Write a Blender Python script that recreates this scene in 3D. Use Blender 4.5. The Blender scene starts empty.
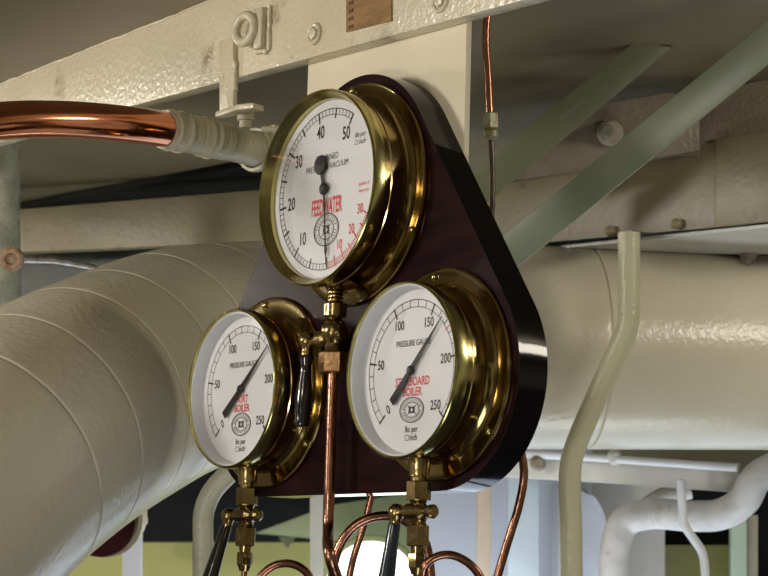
import bpy, bmesh, math, random
from mathutils import Vector, Matrix
random.seed(4)
S = bpy.context.scene
COL = S.collection
V = Vector
PI = math.pi

# ------------------------------------------------------------------ camera
CAM = V((2.10632, -1.55546, -0.26347))
RT = V((0.60925513, 0.79248583, 0.02782808))
UP = V((0.10073699, -0.11215917, 0.98857088))
FW = V((-0.78654958, 0.59948856, 0.14816619))
FPX = 1992.96
cd = bpy.data.cameras.new('camera')
cam = bpy.data.objects.new('camera', cd)
COL.objects.link(cam)
cam.matrix_world = Matrix(((RT.x, UP.x, -FW.x, CAM.x), (RT.y, UP.y, -FW.y, CAM.y), (RT.z, UP.z, -FW.z, CAM.z), (0, 0, 0, 1)))
cd.sensor_width = 36.0
cd.lens = FPX / 768 * 36
cd.clip_start = 0.05
cd.dof.use_dof = True
cd.dof.focus_distance = 2.62
cd.dof.aperture_fstop = 13
S.camera = cam
S.view_settings.view_transform = 'Standard'
S.view_settings.look = 'None'
S.view_settings.gamma = 1
S.view_settings.use_curve_mapping = False
S.view_settings.exposure = 0.0

# ------------------------------------------------------------------ world
w = bpy.data.worlds.new('world')
S.world = w
w.use_nodes = True
nt = w.node_tree
nt.nodes.clear()
out = nt.nodes.new('ShaderNodeOutputWorld')
bg = nt.nodes.new('ShaderNodeBackground')
tc = nt.nodes.new('ShaderNodeTexCoord')
nz = nt.nodes.new('ShaderNodeTexNoise')
nz.inputs['Scale'].default_value = 2.6
nz.inputs['Detail'].default_value = 1.5
cr = nt.nodes.new('ShaderNodeValToRGB')
cr.color_ramp.elements[0].position = 0.42
cr.color_ramp.elements[0].color = (0.018, 0.016, 0.011, 1)
cr.color_ramp.elements[1].position = 0.62
cr.color_ramp.elements[1].color = (0.36, 0.33, 0.22, 1)
nt.links.new(tc.outputs['Generated'], nz.inputs['Vector'])
nt.links.new(nz.outputs['Fac'], cr.inputs['Fac'])
nt.links.new(cr.outputs['Color'], bg.inputs['Color'])
nt.links.new(bg.outputs['Background'], out.inputs['Surface'])
bg.inputs['Strength'].default_value = 0.8

def lamp(name, loc, target, size, power, color, size_y=None):
    d = bpy.data.lights.new(name, 'AREA')
    d.shape = 'RECTANGLE'
    d.size = size
    d.size_y = size_y or size
    d.energy = power
    d.color = color
    o = bpy.data.objects.new(name, d)
    COL.objects.link(o)
    o.location = loc
    o.rotation_euler = (V(target) - V(loc)).to_track_quat('-Z', 'Y').to_euler()
    return o

lamp('key_lamp', (-1.1, -2.7, 0.45), (-0.1, 0, 0.15), 0.35, 37, (1.0, 0.95, 0.88), 0.35)
lamp('beam_lamp', (-3.3, -1.45, 0.55), (-0.8, 0.0, 0.5), 0.12, 13, (1.0, 0.93, 0.80), 0.12)
lamp('overhead_fill', (1.2, -2.2, 0.50), (0, 0, 0.2), 0.4, 6, (1.0, 0.93, 0.82), 0.2)  # unseen fill aimed at the gauge board
lamp('aft_fill', (1.3, 1.0, 0.50), (-0.6, 1.9, 0.1), 0.5, 9, (1.0, 0.92, 0.78), 0.2)  # unseen light added for the big pipe top and right-hand beam
lamp('port_fill', (-2.3, -0.9, 0.40), (-1.2, 0.6, -0.2), 0.4, 4, (1.0, 0.94, 0.84), 0.2)  # unseen fill for the left background
lamp('low_fill', (1.4, -0.3, -1.6), (-0.6, 1.4, 0.3), 0.7, 9, (0.95, 0.97, 1.0), 0.7)  # unseen light added to brighten the pale beam flange from below
lamp('low_left_fill', (1.1, -2.7, -0.75), (-0.5, -0.1, -0.2), 0.22, 17, (1.0, 0.95, 0.86), 0.4)  # unseen fill added for the lower left of the big pipe
lamp('daylight_low', CAM + FW * 5.2 + RT * 0.9 + V((0, 0, -1.9)), (-0.6, 1.2, 0.0), 1.6, 14, (0.72, 0.84, 1.0), 1.6)
lamp('daylight_far', CAM + FW * 4.0 + RT * 0.3 + V((0, 0, -1.8)), tuple(CAM + FW * 5.6 + V((0, 0, -0.7))), 1.5, 28, (0.86, 0.93, 1.0), 1.0)

# ------------------------------------------------------------------ helpers
def P(px, py, d):
    return CAM + (FW + RT * ((px - 384) / FPX) - UP * ((py - 288) / FPX)) * d

def IY(px, py, y):
    r = FW + RT * ((px - 384) / FPX) - UP * ((py - 288) / FPX)
    return CAM + r * ((y - CAM.y) / r.y)

def tag(o, label=None, cat=None, group=None, kind=None):
    if label: o['label'] = label
    if cat: o['category'] = cat
    if group: o['group'] = group
    if kind: o['kind'] = kind
    return o

def empty(name, loc, label, cat, group=None):
    o = bpy.data.objects.new(name, None)
    COL.objects.link(o)
    o.location = loc
    o.empty_display_size = 0.03
    return tag(o, label, cat, group)

def link(name, bm, mat, parent=None, smooth=None, base=None):
    """One mesh object; vertices are given in world space (or in the parent's space when base is None and parent given)."""
    me = bpy.data.meshes.new(name)
    if base is None:
        org = V((0, 0, 0))
    else:
        org = V(base)
    if org.length:
        bmesh.ops.translate(bm, verts=bm.verts, vec=-org)
    bmesh.ops.recalc_face_normals(bm, faces=bm.faces)
    bm.to_mesh(me)
    bm.free()
    for m in (mat if isinstance(mat, (list, tuple)) else [mat]):
        me.materials.append(m)
    if smooth is not None:
        for p in me.polygons: p.use_smooth = True
        me.set_sharp_from_angle(angle=math.radians(smooth))
    o = bpy.data.objects.new(name, me)
    COL.objects.link(o)
    if parent:
        o.parent = parent
    elif org.length:
        o.location = org
    return o

def frame(d):
    d = V(d).normalized()
    a = V((0, 0, 1)) if abs(d.z) < 0.9 else V((1, 0, 0))
    x = a.cross(d).normalized()
    return x, d.cross(x).normalized(), d

def lathe(bm, prof, org, axis, n=48, close=False):
    """prof: (radius, distance along axis) pairs."""
    x, y, z = frame(axis)
    org = V(org)
    rings = []
    for r, h in prof:
        if r < 1e-6:
            rings.append([bm.verts.new(org + z * h)])
        else:
            rings.append([bm.verts.new(org + z * h + (x * math.cos(2 * PI * k / n) + y * math.sin(2 * PI * k / n)) * r) for k in range(n)])
    seq = list(zip(rings, rings[1:]))
    if close: seq.append((rings[-1], rings[0]))
    for a, b in seq:
        for k in range(n):
            k2 = (k + 1) % n
            if len(a) == 1 and len(b) == 1: continue
            if len(a) == 1: bm.faces.new((a[0], b[k], b[k2]))
            elif len(b) == 1: bm.faces.new((a[k], a[k2], b[0]))
            else: bm.faces.new((a[k], a[k2], b[k2], b[k]))
    return bm

def smooth_path(pts, step=8):
    pts = [V(p) for p in pts]
    if len(pts) < 3: return pts
    q = [pts[0] * 2 - pts[1]] + pts + [pts[-1] * 2 - pts[-2]]
    res = []
    for i in range(1, len(q) - 2):
        p0, p1, p2, p3 = q[i - 1:i + 3]
        t01 = max((p1 - p0).length ** .5, 1e-4); t12 = max((p2 - p1).length ** .5, 1e-4); t23 = max((p3 - p2).length ** .5, 1e-4)
        m1 = (p2 - p1) + ((p1 - p0) / t01 - (p2 - p0) / (t01 + t12)) * t12
        m2 = (p2 - p1) + ((p3 - p2) / t23 - (p3 - p1) / (t12 + t23)) * t12
        for k in range(step):
            t = k / step
            res.append((2 * t**3 - 3 * t**2 + 1) * p1 + (t**3 - 2 * t**2 + t) * m1 + (-2 * t**3 + 3 * t**2) * p2 + (t**3 - t**2) * m2)
    res.append(pts[-1])
    return res

def tube(bm, pts, r, n=20, cap=True):
    """r: number or list as long as pts."""
    pts = [V(p) for p in pts]
    rs = r if isinstance(r, (list, tuple)) else [r] * len(pts)
    x, y, z = frame(pts[1] - pts[0])
    rings = []
    prev = z
    for i, p in enumerate(pts):
        if i == 0: t = (pts[1] - pts[0]).normalized()
        elif i == len(pts) - 1: t = (pts[-1] - pts[-2]).normalized()
        else: t = ((pts[i + 1] - p).normalized() + (p - pts[i - 1]).normalized()).normalized()
        q = prev.rotation_difference(t)
        x = q @ x; y = q @ y; prev = t
        rings.append([bm.verts.new(p + (x * math.cos(2 * PI * k / n) + y * math.sin(2 * PI * k / n)) * rs[i]) for k in range(n)])
    for a, b in zip(rings, rings[1:]):
        for k in range(n):
            bm.faces.new((a[k], a[(k + 1) % n], b[(k + 1) % n], b[k]))
    if cap:
        bm.faces.new(rings[0][::-1]); bm.faces.new(rings[-1])
    return bm

def box(bm, lo, hi, bev=0.0):
    lo, hi = V(lo), V(hi)
    r = bmesh.ops.create_cube(bm, size=1)
    for v in r['verts']:
        v.co = V([lo[i] + (v.co[i] + .5) * (hi[i] - lo[i]) for i in range(3)])
    if bev:
        es = list({e for v in r['verts'] for e in v.link_edges})
        bmesh.ops.bevel(bm, geom=es, offset=bev, segments=2, affect='EDGES', profile=.5)
    return bm

def prism(bm, poly, ext, bev=0.0, seg=2):
    """poly: 3D points of a planar outline; ext: extrusion vector."""
    ext = V(ext)
    a = [bm.verts.new(V(p)) for p in poly]
    b = [bm.verts.new(V(p) + ext) for p in poly]
    fs = [bm.faces.new(a), bm.faces.new(b[::-1])]
    n = len(a)
    for k in range(n):
        fs.append(bm.faces.new((a[k], b[k], b[(k + 1) % n], a[(k + 1) % n])))
    if bev:
        es = list({e for f in fs[:2] for e in f.edges})
        bmesh.ops.bevel(bm, geom=es, offset=bev, segments=seg, affect='EDGES', profile=.5)
    return bm

def hexprism(bm, org, axis, r, h, rot=0.3, bev=.0012):
    x, y, z = frame(axis)
    org = V(org)
    poly = [org + (x * math.cos(rot + k * PI / 3) + y * math.sin(rot + k * PI / 3)) * r for k in range(6)]
    return prism(bm, poly, z * h, bev)

def slab(pxs, depth_thick, bev=0.0):
    """outline given as (px,py,d) corners, thickness away from the viewer horizontally"""
    bm = bmesh.new()
    d = V((FW.x, FW.y, 0)).normalized() * depth_thick
    return prism(bm, [P(*p) for p in pxs], d, bev)

# ------------------------------------------------------------------ materials
def node_mat(name):
    m = bpy.data.materials.new(name)
    m.use_nodes = True
    n = m.node_tree
    return m, n, n.nodes['Principled BSDF']

def paint(name, c1, rough=0.38, c2=None, mott=6.0, bump=0.25, bscale=160, coat=0.0, metal=0.0, stretch=None, dirt=None, dirt_scale=14, rvar=0.08):
    m, n, b = node_mat(name)
    c2 = c2 or tuple(v * 0.86 for v in c1)
    tcn = n.nodes.new('ShaderNodeTexCoord')
    vec = tcn.outputs['Object']
    if stretch:
        mp = n.nodes.new('ShaderNodeMapping')
        mp.inputs['Scale'].default_value = stretch
        n.links.new(vec, mp.inputs['Vector'])
        vec = mp.outputs['Vector']
    no = n.nodes.new('ShaderNodeTexNoise')
    no.inputs['Scale'].default_value = mott
    no.inputs['Detail'].default_value = 4
    n.links.new(vec, no.inputs['Vector'])
    r = n.nodes.new('ShaderNodeValToRGB')
    r.color_ramp.elements[0].position = .35; r.color_ramp.elements[0].color = (*c2, 1)
    r.color_ramp.elements[1].position = .65; r.color_ramp.elements[1].color = (*c1, 1)
    n.links.new(no.outputs['Fac'], r.inputs['Fac'])
    col = r.outputs['Color']
    if dirt:
        n2 = n.nodes.new('ShaderNodeTexNoise')
        n2.inputs['Scale'].default_value = dirt_scale
        n2.inputs['Detail'].default_value = 8
        n2.inputs['Roughness'].default_value = .65
        n.links.new(vec, n2.inputs['Vector'])
        r2 = n.nodes.new('ShaderNodeValToRGB')
        r2.color_ramp.elements[0].position = .60; r2.color_ramp.elements[0].color = (0, 0, 0, 1)
        r2.color_ramp.elements[1].position = .74; r2.color_ramp.elements[1].color = (1, 1, 1, 1)
        n.links.new(n2.outputs['Fac'], r2.inputs['Fac'])
        mx = n.nodes.new('ShaderNodeMixRGB')
        mx.inputs['Color2'].default_value = (*dirt, 1)
        n.links.new(r2.outputs['Color'], mx.inputs['Fac'])
        n.links.new(col, mx.inputs['Color1'])
        col = mx.outputs['Color']
    n.links.new(col, b.inputs['Base Color'])
    mr = n.nodes.new('ShaderNodeMapRange')
    mr.inputs['To Min'].default_value = max(0.02, rough - rvar)
    mr.inputs['To Max'].default_value = rough + rvar
    n.links.new(no.outputs['Fac'], mr.inputs['Value'])
    n.links.new(mr.outputs['Result'], b.inputs['Roughness'])
    b.inputs['Metallic'].default_value = metal
    b.inputs['Coat Weight'].default_value = coat
    b.inputs['Coat Roughness'].default_value = 0.08
    if bump:
        n3 = n.nodes.new('ShaderNodeTexNoise')
        n3.inputs['Scale'].default_value = bscale
        n3.inputs['Detail'].default_value = 3
        n.links.new(vec, n3.inputs['Vector'])
        bp = n.nodes.new('ShaderNodeBump')
        bp.inputs['Strength'].default_value = bump
        bp.inputs['Distance'].default_value = 0.004
        n.links.new(n3.outputs['Fac'], bp.inputs['Height'])
        n.links.new(bp.outputs['Normal'], b.inputs['Normal'])
    return m

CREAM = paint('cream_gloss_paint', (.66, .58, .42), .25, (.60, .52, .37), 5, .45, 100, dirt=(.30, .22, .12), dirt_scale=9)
PLATE = paint('plate_cream_paint', (.76, .68, .51), .42, (.70, .61, .44), 4, .12, 60)
PIPEWRAP = paint('lagging_cream_paint', (.68, .63, .49), .24, (.62, .57, .43), 4, .25, 90, rvar=.05)
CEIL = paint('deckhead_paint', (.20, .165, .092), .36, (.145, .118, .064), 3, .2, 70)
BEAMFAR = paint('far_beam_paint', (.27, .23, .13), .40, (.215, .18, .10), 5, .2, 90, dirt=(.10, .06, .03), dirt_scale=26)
GREEN = paint('sage_green_paint', (.25, .285, .185), .36, (.21, .24, .15), 4, .03, 80)
IVORY = paint('ivory_pipe_paint', (.62, .59, .40), .24, (.56, .53, .35), 8, .3, 220)
SLEEVE = paint('grey_cream_wrap', (.52, .48, .33), .42, (.42, .39, .26), 24, .35, 200)
COPPER = paint('polished_copper', (.58, .235, .125), .14, (.48, .18, .09), 8, .05, 40, metal=1.0)
COPPER_DULL = paint('aged_copper', (.42, .20, .13), .26, (.27, .12, .075), 30, .12, 120, metal=1.0)
BRASS = paint('polished_brass', (.41, .305, .13), .14, (.29, .205, .08), 9, .04, 40, metal=1.0, rvar=.06)
BRASS_DARK = paint('darkened_brass', (.38, .28, .12), .24, (.23, .16, .065), 26, .10, 160, metal=1.0)
BRASS_RIM = paint('rim_brass', (.58, .52, .22), .2, (.48, .42, .16), 8, .03, 40, metal=1.0)
VERDI = paint('verdigris_brass', (.36, .42, .28), .45, (.30, .22, .10), 60, .3, 200, metal=.5)
DIAL = paint('enamel_dial', (.80, .79, .80), .28, (.78, .77, .78), 3, 0)
INNER = paint('white_inner_ring', (.66, .67, .70), .35, (.62, .63, .66), 3, 0)
BLACK = paint('black_print', (.012, .012, .014), .4, bump=0)
NEEDLE = paint('black_needle', (.010, .010, .012), .3, bump=0)
RED = paint('red_print', (.70, .05, .05), .4, (.62, .06, .06), bump=0)
EBONY = paint('black_lacquered_wood', (.008, .007, .008), .14, (.014, .011, .011), 20, .08, 60, coat=.4)
EDGE = paint('black_gloss_edge', (.005, .004, .005), .07, (.007, .006, .006), 12, .05, 40)
WHITE = paint('white_far_paint', (.74, .76, .80), .4, (.66, .69, .75), 5, .1, 60)
PALEBLUE = paint('pale_blue_far_paint', (.50, .53, .60), .45, (.43, .46, .53), 4, .05, 30)
LIME = paint('yellow_green_paint', (.52, .50, .15), .4, (.42, .41, .12), 3, .05, 30)
OLIVE = paint('olive_sheet', (.34, .38, .22), .5, (.22, .26, .14), 4, .1, 30)
DARK = paint('machinery_and_shade_black', (.006, .007, .007), .6, (.012, .013, .012), 6, .1, 30)  # black for machinery and for the painted ceiling shade
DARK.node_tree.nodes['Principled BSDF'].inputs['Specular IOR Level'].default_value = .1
OXBLOOD = paint('dark_red_gloss', (.040, .006, .007), .2, (.020, .004, .004), 12, .2, 60, coat=.3)
FLOORM = paint('dark_floor_plate', (.06, .055, .045), .5, (.03, .03, .025), 5, .2, 40)
WALLM = paint('engine_room_wall_paint', (.40, .37, .27), .5, (.28, .26, .18), 1.6, .1, 20)
STEEL = paint('dull_steel', (.35, .34, .32), .35, (.20, .18, .15), 40, .2, 120, metal=.8)

def mahogany():
    m, n, b = node_mat('mahogany_varnish')
    tcn = n.nodes.new('ShaderNodeTexCoord')
    mp = n.nodes.new('ShaderNodeMapping'); mp.inputs['Scale'].default_value = (3, 9, 14)
    no = n.nodes.new('ShaderNodeTexNoise'); no.inputs['Scale'].default_value = 3.5; no.inputs['Detail'].default_value = 7
    r = n.nodes.new('ShaderNodeValToRGB')
    r.color_ramp.elements[0].position = .3; r.color_ramp.elements[0].color = (.006, .002, .0025, 1)
    r.color_ramp.elements[1].position = .75; r.color_ramp.elements[1].color = (.024, .0065, .008, 1)
    n.links.new(tcn.outputs['Object'], mp.inputs['Vector']); n.links.new(mp.outputs['Vector'], no.inputs['Vector'])
    n.links.new(no.outputs['Fac'], r.inputs['Fac']); n.links.new(r.outputs['Color'], b.inputs['Base Color'])
    b.inputs['Roughness'].default_value = .30
    b.inputs['Specular IOR Level'].default_value = .09
    b.inputs['Coat Weight'].default_value = 0.0
    b.inputs['Coat Roughness'].default_value = .2
    return m
MAHOG = mahogany()
EDGE.node_tree.nodes['Principled BSDF'].inputs['Specular IOR Level'].default_value = .28

def glass():
    m, n, b = node_mat('clear_gauge_glass')
    n.nodes.remove(b)
    o = n.nodes['Material Output']
    t = n.nodes.new('ShaderNodeBsdfTransparent'); g = n.nodes.new('ShaderNodeBsdfGlossy')
    g.inputs['Roughness'].default_value = .02
    mx = n.nodes.new('ShaderNodeMixShader')
    mx.inputs[0].default_value = .035; n.links.new(t.outputs[0], mx.inputs[1]); n.links.new(g.outputs[0], mx.inputs[2])
    n.links.new(mx.outputs[0], o.inputs['Surface'])
    return m
GLASS = glass()

def emit(name, c, s):
    m, n, b = node_mat(name)
    b.inputs['Base Color'].default_value = (*c, 1)
    b.inputs['Emission Color'].default_value = (*c, 1)
    b.inputs['Emission Strength'].default_value = s
    return m
DAYPANE = emit('daylit_window_pane', (.93, 1.0, .90), 1.6)

# ------------------------------------------------------------------ setting
ZC = 0.62
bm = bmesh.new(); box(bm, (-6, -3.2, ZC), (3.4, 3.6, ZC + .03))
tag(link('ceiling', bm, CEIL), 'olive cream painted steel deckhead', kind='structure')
bm = bmesh.new(); box(bm, (-9, -3.2, -2.3), (3.4, 7, -2.25))
tag(link('floor', bm, FLOORM), 'dark floor plates below', kind='structure')
# far bulkhead perpendicular to the view
fx = V((FW.x, FW.y, 0)).normalized(); rx = V((-fx.y, fx.x, 0)) * -1
def farquad(d, l, r, z0, z1, th):
    o = V((CAM.x, CAM.y, 0)) + fx * d
    return prism(bmesh.new(), [o + rx * l + V((0, 0, z0)), o + rx * r + V((0, 0, z0)), o + rx * r + V((0, 0, z1)), o + rx * l + V((0, 0, z1))], fx * th)
tag(link('wall_back', farquad(7.4, -3.2, 3.2, -2.25, 1.0, .05), WALLM), 'bulkhead far behind the machinery', kind='structure')

# main overhead beam and hanging plate
bm = bmesh.new()
poly = [(-2.1, .02, .546), (.75, .02, .443), (.75, .02, ZC), (-2.1, .02, ZC)]
prism(bm, poly, (0, .025, 0), .0025)
tag(link('overhead_beam', bm, CREAM, smooth=40, base=(-.6, .03, .5)), 'thick cream painted steel beam under the ceiling, above the gauge board', 'beam')
bm = bmesh.new(); box(bm, (-.189, .045, -.06), (.168, .054, .60), .001)
tag(link('mounting_plate', bm, PLATE, base=(0, .05, .3)), 'flat cream steel plate hanging from the beam behind the gauge board', 'plate')
# weld bead along beam / ceiling joint
bm = bmesh.new()
pts = [V((x * .02 - 2.0, .0195, ZC - .001 + random.uniform(-.0015, .0015))) for x in range(0, 120)]
tube(bm, pts, [.0022 + random.uniform(-.0004, .0005) for _ in pts], 8)
tag(link('trim_1', bm, CREAM, smooth=60), 'weld bead between beam and ceiling', kind='structure')

# ------------------------------------------------------------------ gauge board
def board_outline(R1=.155, R2=.145, zc=.262, s=.19):
    # hull of three circles in x,z
    pts = []
    def arc(cx, cz, R, a0, a1, n=26):
        for k in range(n + 1):
            a = a0 + (a1 - a0) * k / n
            pts.append((cx + R * math.cos(a), cz + R * math.sin(a)))
    d = math.hypot(s, zc); th = math.atan2(zc, -s)  # direction from right-lower to top
    off = math.acos((R2 - R1) / d)
    a = th - off   # normal direction on the outer right side
    arc(s, 0, R2, -PI / 2, a)
    arc(0, zc, R1, a, PI - a)
    arc(-s, 0, R2, PI - a, PI * 1.5)
    return pts
bm = bmesh.new()
ol = board_outline()
prism(bm, [(x, 0.0, z) for x, z in ol], (0, .045, 0))
front = [f for f in bm.faces if len(f.verts) > 20 and abs(f.calc_center_median().y) < .001][0]
es = [e for e in front.edges]
bmesh.ops.bevel(bm, geom=es, offset=.007, segments=4, affect='EDGES', profile=.5)
for f in bm.faces:
    c = f.calc_center_median()
    f.material_index = 0 if (len(f.verts) > 20 and c.y < .01) else 1
b_ = link('gauge_board', bm, [MAHOG, EDGE], smooth=35)
tag(b_, 'dark mahogany rounded triangular board with black edge carrying the three gauges', 'board')

# ------------------------------------------------------------------ text and marks on dials
def add_text(bm, s, size, cx, cz, y, sx=1.0, rot=0.0, bold=0.0, shear=0.0):
    c = bpy.data.curves.new('t', 'FONT')
    c.body = s; c.size = size; c.align_x = 'CENTER'; c.align_y = 'CENTER'; c.offset = bold; c.shear = shear
    c.resolution_u = 3
    o = bpy.data.objects.new('t', c); COL.objects.link(o)
    dg = bpy.context.evaluated_depsgraph_get()
    me = bpy.data.meshes.new_from_object(o.evaluated_get(dg))
    t = bmesh.new(); t.from_mesh(me)
    cr_, sr_ = math.cos(rot), math.sin(rot)
    vm = {}
    for v in t.verts:
        x, z = v.co.x * sx, v.co.y
        vm[v.index] = bm.verts.new((cx + x * cr_ - z * sr_, y, cz + x * sr_ + z * cr_))
    t.verts.ensure_lookup_table()
    for f in t.faces:
        try: bm.faces.new([vm[v.index] for v in f.verts])
        except ValueError: pass
    t.free()
    bpy.data.objects.remove(o); bpy.data.curves.remove(c); bpy.data.meshes.remove(me)

def pol(a, r):
    a = math.radians(a)
    return r * math.sin(a), r * math.cos(a)

def stroke(bm, a, b, w0, w1, y):
    a, b = V((a[0], 0, a[1])), V((b[0], 0, b[1]))
    d = (b - a).normalized(); n = V((-d.z, 0, d.x))
    off = V((0, y, 0))
    vs = [bm.verts.new(p + off) for p in (a + n * w0, a - n * w0, b - n * w1, b + n * w1)]
    bm.faces.new(vs)

def arcline(bm, r, a0, a1, w, y, cx=0, cz=0, sx=1, sz=1, n=90):
    prev = None
    for k in range(n + 1):
        a = a0 + (a1 - a0) * k / n
        x0, z0 = pol(a, r - w); x1, z1 = pol(a, r + w)
        cur = (bm.verts.new((cx + x0 * sx, y, cz + z0 * sz)), bm.verts.new((cx + x1 * sx, y, cz + z1 * sz)))
        if prev: bm.faces.new((prev[0], prev[1], cur[1], cur[0]))
        prev = cur

# ------------------------------------------------------------------ gauges
def screw(bm, p, axis, r=.006):
    lathe(bm, [(r, 0), (r, .001), (r * .85, .003), (r * .5, .0042), (0, .0046)], p, axis, 16)

def gauge(name, label, cx, cz, R, F, d, rim, rec, white_ring, sc_angles):
    g = empty(name, (cx, 0, cz), label, 'gauge', 'gauges on the mahogany board')
    ax = (0, -1, 0); o = (0, 0, 0)
    Rc = R - .004
    # flange: a spun plate with a soft rolled lip
    bm = bmesh.new()
    lathe(bm, [(0, .0005), (F, .0005), (F + .0006, .002), (F, .0042), (F - .002, .0052), (F - .0045, .0046), (Rc + .009, .0052), (Rc + .004, .0062), (0, .0062)], o, ax, 96)
    fl = link('flange', bm, BRASS, g, 30)
    bm = bmesh.new()
    for a in sc_angles:
        x, z = pol(a, (F + R + .004) / 2)
        screw(bm, (x, -.005, z), ax, .0052)
        sc = link('screw', bm, BRASS_RIM, g, 40)
        bm = bmesh.new()
    bm.free()
    # drum
    bm = bmesh.new()
    lathe(bm, [(0, .006), (Rc + .007, .0062), (Rc + .0035, .008), (Rc + .001, .012), (Rc, .018), (Rc, d * .5), (Rc + .0012, d * .5 + .001), (Rc + .0012, d * .5 + .004), (Rc, d * .5 + .005),
               (Rc, d - .021), (Rc - .003, d - .026), (0, d - .026)], o, ax, 96)
    link('case', bm, BRASS, g, 30)
    # bezel
    bm = bmesh.new()
    Ri = R - rim
    lathe(bm, [(Rc - .002, d - .0212), (Rc + .001, d - .0215), (R - .0003, d - .0195), (R, d - .017), (R, d - .004), (R - .0008, d - .0015)] + ([(R - .0025, d), (Ri + .002, d), (Ri + .0005, d - .0008), (Ri, d - .003), (Ri, d - .0045)] if white_ring else
               [(R - .0016, d - .0002), (R - .0026, d - .0003), (R - .0034, d - .0014), (R - .0050, d - .004), (R - .0085, d - .010), (Ri, d - .0135), (Ri, d - rec)]) + [(Rc - .002, d - .0212)], o, ax, 128)
    bz = link('bezel', bm, BRASS_RIM, g, 32)
    if white_ring:
        bm = bmesh.new()
        lathe(bm, [(Ri - .0001, d - .0045), (Ri - .002, d - .0045), (Ri - .0045, d - rec + .001), (Ri - .0045, d - rec - .0003), (Ri - .0001, d - rec - .0003)], o, ax, 96, close=True)
        link('inner_ring', bm, INNER, g, 30)
    # dial
    yd = -(d - rec)
    bm = bmesh.new()
    lathe(bm, [(0, d - rec), (Ri - .0002, d - rec), (Ri - .0002, d - rec - .0015), (0, d - rec - .0015)], o, ax, 96)
    dial = link('dial', bm, DIAL, g, 30)
    # glass
    bm = bmesh.new()
    yg = d - .0052
    rg = Ri - .0004 if white_ring else R - .0062
    lathe(bm, [(0, yg), (rg, yg), (rg, yg + .0012), (0, yg + .0012)], o, ax, 96)
    link('glass', bm, GLASS, g, 30)
    return g, dial, yd - .0004, -yg

def crest(bm, cx, cz, y, rx_, rz_):
    arcline(bm, 1, 0, 360, .035, y, cx, cz, rx_, rz_, 48)
    arcline(bm, .90, 0, 360, .014, y, cx, cz, rx_, rz_, 48)
    arcline(bm, .60, 0, 360, .03, y, cx, cz, rx_, rz_, 40)
    for k in range(26):
        if k in (6, 19): continue
        a = k * 360 / 26
        x0, z0 = pol(a, .67); x1, z1 = pol(a + 2, .83)
        stroke(bm, (cx + x0 * rx_, cz + z0 * rz_), (cx + x1 * rx_, cz + z1 * rz_), .0005, .0005, y)
    for k in range(4):
        a = k * 90 + 45
        x0, z0 = pol(a, .1); x1, z1 = pol(a, .52)
        stroke(bm, (cx + x0 * rx_, cz + z0 * rz_), (cx + x1 * rx_, cz + z1 * rz_), .0016, .0004, y)
    arcline(bm, .22, 0, 360, .05, y, cx, cz, rx_, rz_, 20)

def square_mark(bm, cx, cz, s, y):
    w_ = .00035
    for a, b in (((-1, -1), (1, -1)), ((1, -1), (1, 1)), ((1, 1), (-1, 1)), ((-1, 1), (-1, -1))):
        stroke(bm, (cx + a[0] * s, cz + a[1] * s), (cx + b[0] * s, cz + b[1] * s), w_, w_, y)

def low_gauge(name, label, cx, d, F, red1, needle_angle, mark):
    g, dial, y, yg = gauge(name, label, cx, 0, .110, F, d, .0042, .022, True, (-6, 128, 244))
    A = lambda v: -134.3 + v * 268.6 / 250
    bm = bmesh.new()
    arcline(bm, .0885, A(0), A(250), .0005, y)
    arcline(bm, .0795, A(0), A(250), .0004, y)
    for k in range(26):
        v = k * 10; big = v % 50 == 0
        a = A(v)
        stroke(bm, pol(a, .0895 if big else .0885), pol(a, .0745 if big else .0795), .0013 if big else .0005, .0011 if big else .0005, y)
    for k, s in ((0, '0'), (50, '50'), (100, '100'), (150, '150'), (200, '200'), (250, '250')):
        x, z = pol(A(k), .0655 if k in (0, 50) else .0645)
        add_text(bm, s, .0168, x, z, y, .80, 0.5 if k == 0 else 0, .00025)
    add_text(bm, 'PRESSURE GAUGE', .0108, 0, .0345, y, .80, 0, .0001)
    crest(bm, 0, -.0480, y, .0235, .0155)
    add_text(bm, 'lbs per', .0108, 0, -.0720, y, .85, 0, .0001)
    add_text(bm, 'inch', .0108, .0045, -.082, y, .85, 0, .0001)
    square_mark(bm, -.0085, -.082, .0032, y)
    link('scale_markings', bm, BLACK, dial)
    bm = bmesh.new()
    add_text(bm, red1, .0152, 0, -.0135, y, .78, 0, .0003)
    add_text(bm, 'BOILER', .0145, 0, -.0262, y, .80, 0, .0003)
    if mark:
        stroke(bm, pol(A(mark), .0895), pol(A(mark), .0765), .0008, .0007, y)
    tag(link('red_lettering', bm, RED, dial), 'red lettering')
    # needle
    yn = y - .0035
    bm = bmesh.new()
    na = needle_angle
    dv = V((math.sin(math.radians(na)), 0, math.cos(math.radians(na)))); nv = V((dv.z, 0, -dv.x))
    prof = [(-.052, .0052), (-.049, .0056), (-.012, .0040), (.0, .0036), (.045, .0022), (.060, .0012), (.086, .0004)]
    left = [dv * t + nv * w_ for t, w_ in prof]; right = [dv * t - nv * w_ for t, w_ in prof][::-1]
    prism(bm, [p + V((0, yn, 0)) for p in left + right], (0, -.0009, 0))
    lathe(bm, [(0, -y - .0003), (.0035, -y - .0003), (.0035, -yn), (.0062, -yn), (.0062, -yn + .0018), (.004, -yn + .003), (0, -yn + .0032)], (0, 0, 0), (0, -1, 0), 24)
    link('needle', bm, NEEDLE, g)
    return g

LX = .1892
low_gauge('pressure_gauge', 'lower left brass gauge reading PORT BOILER in red', -LX, .068, .1328, 'PORT', 48.5, None)
low_gauge('pressure_gauge', 'lower right brass gauge reading STARBOARD BOILER in red', LX, .068, .1328, 'STARBOARD', 43.5, 175)

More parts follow.
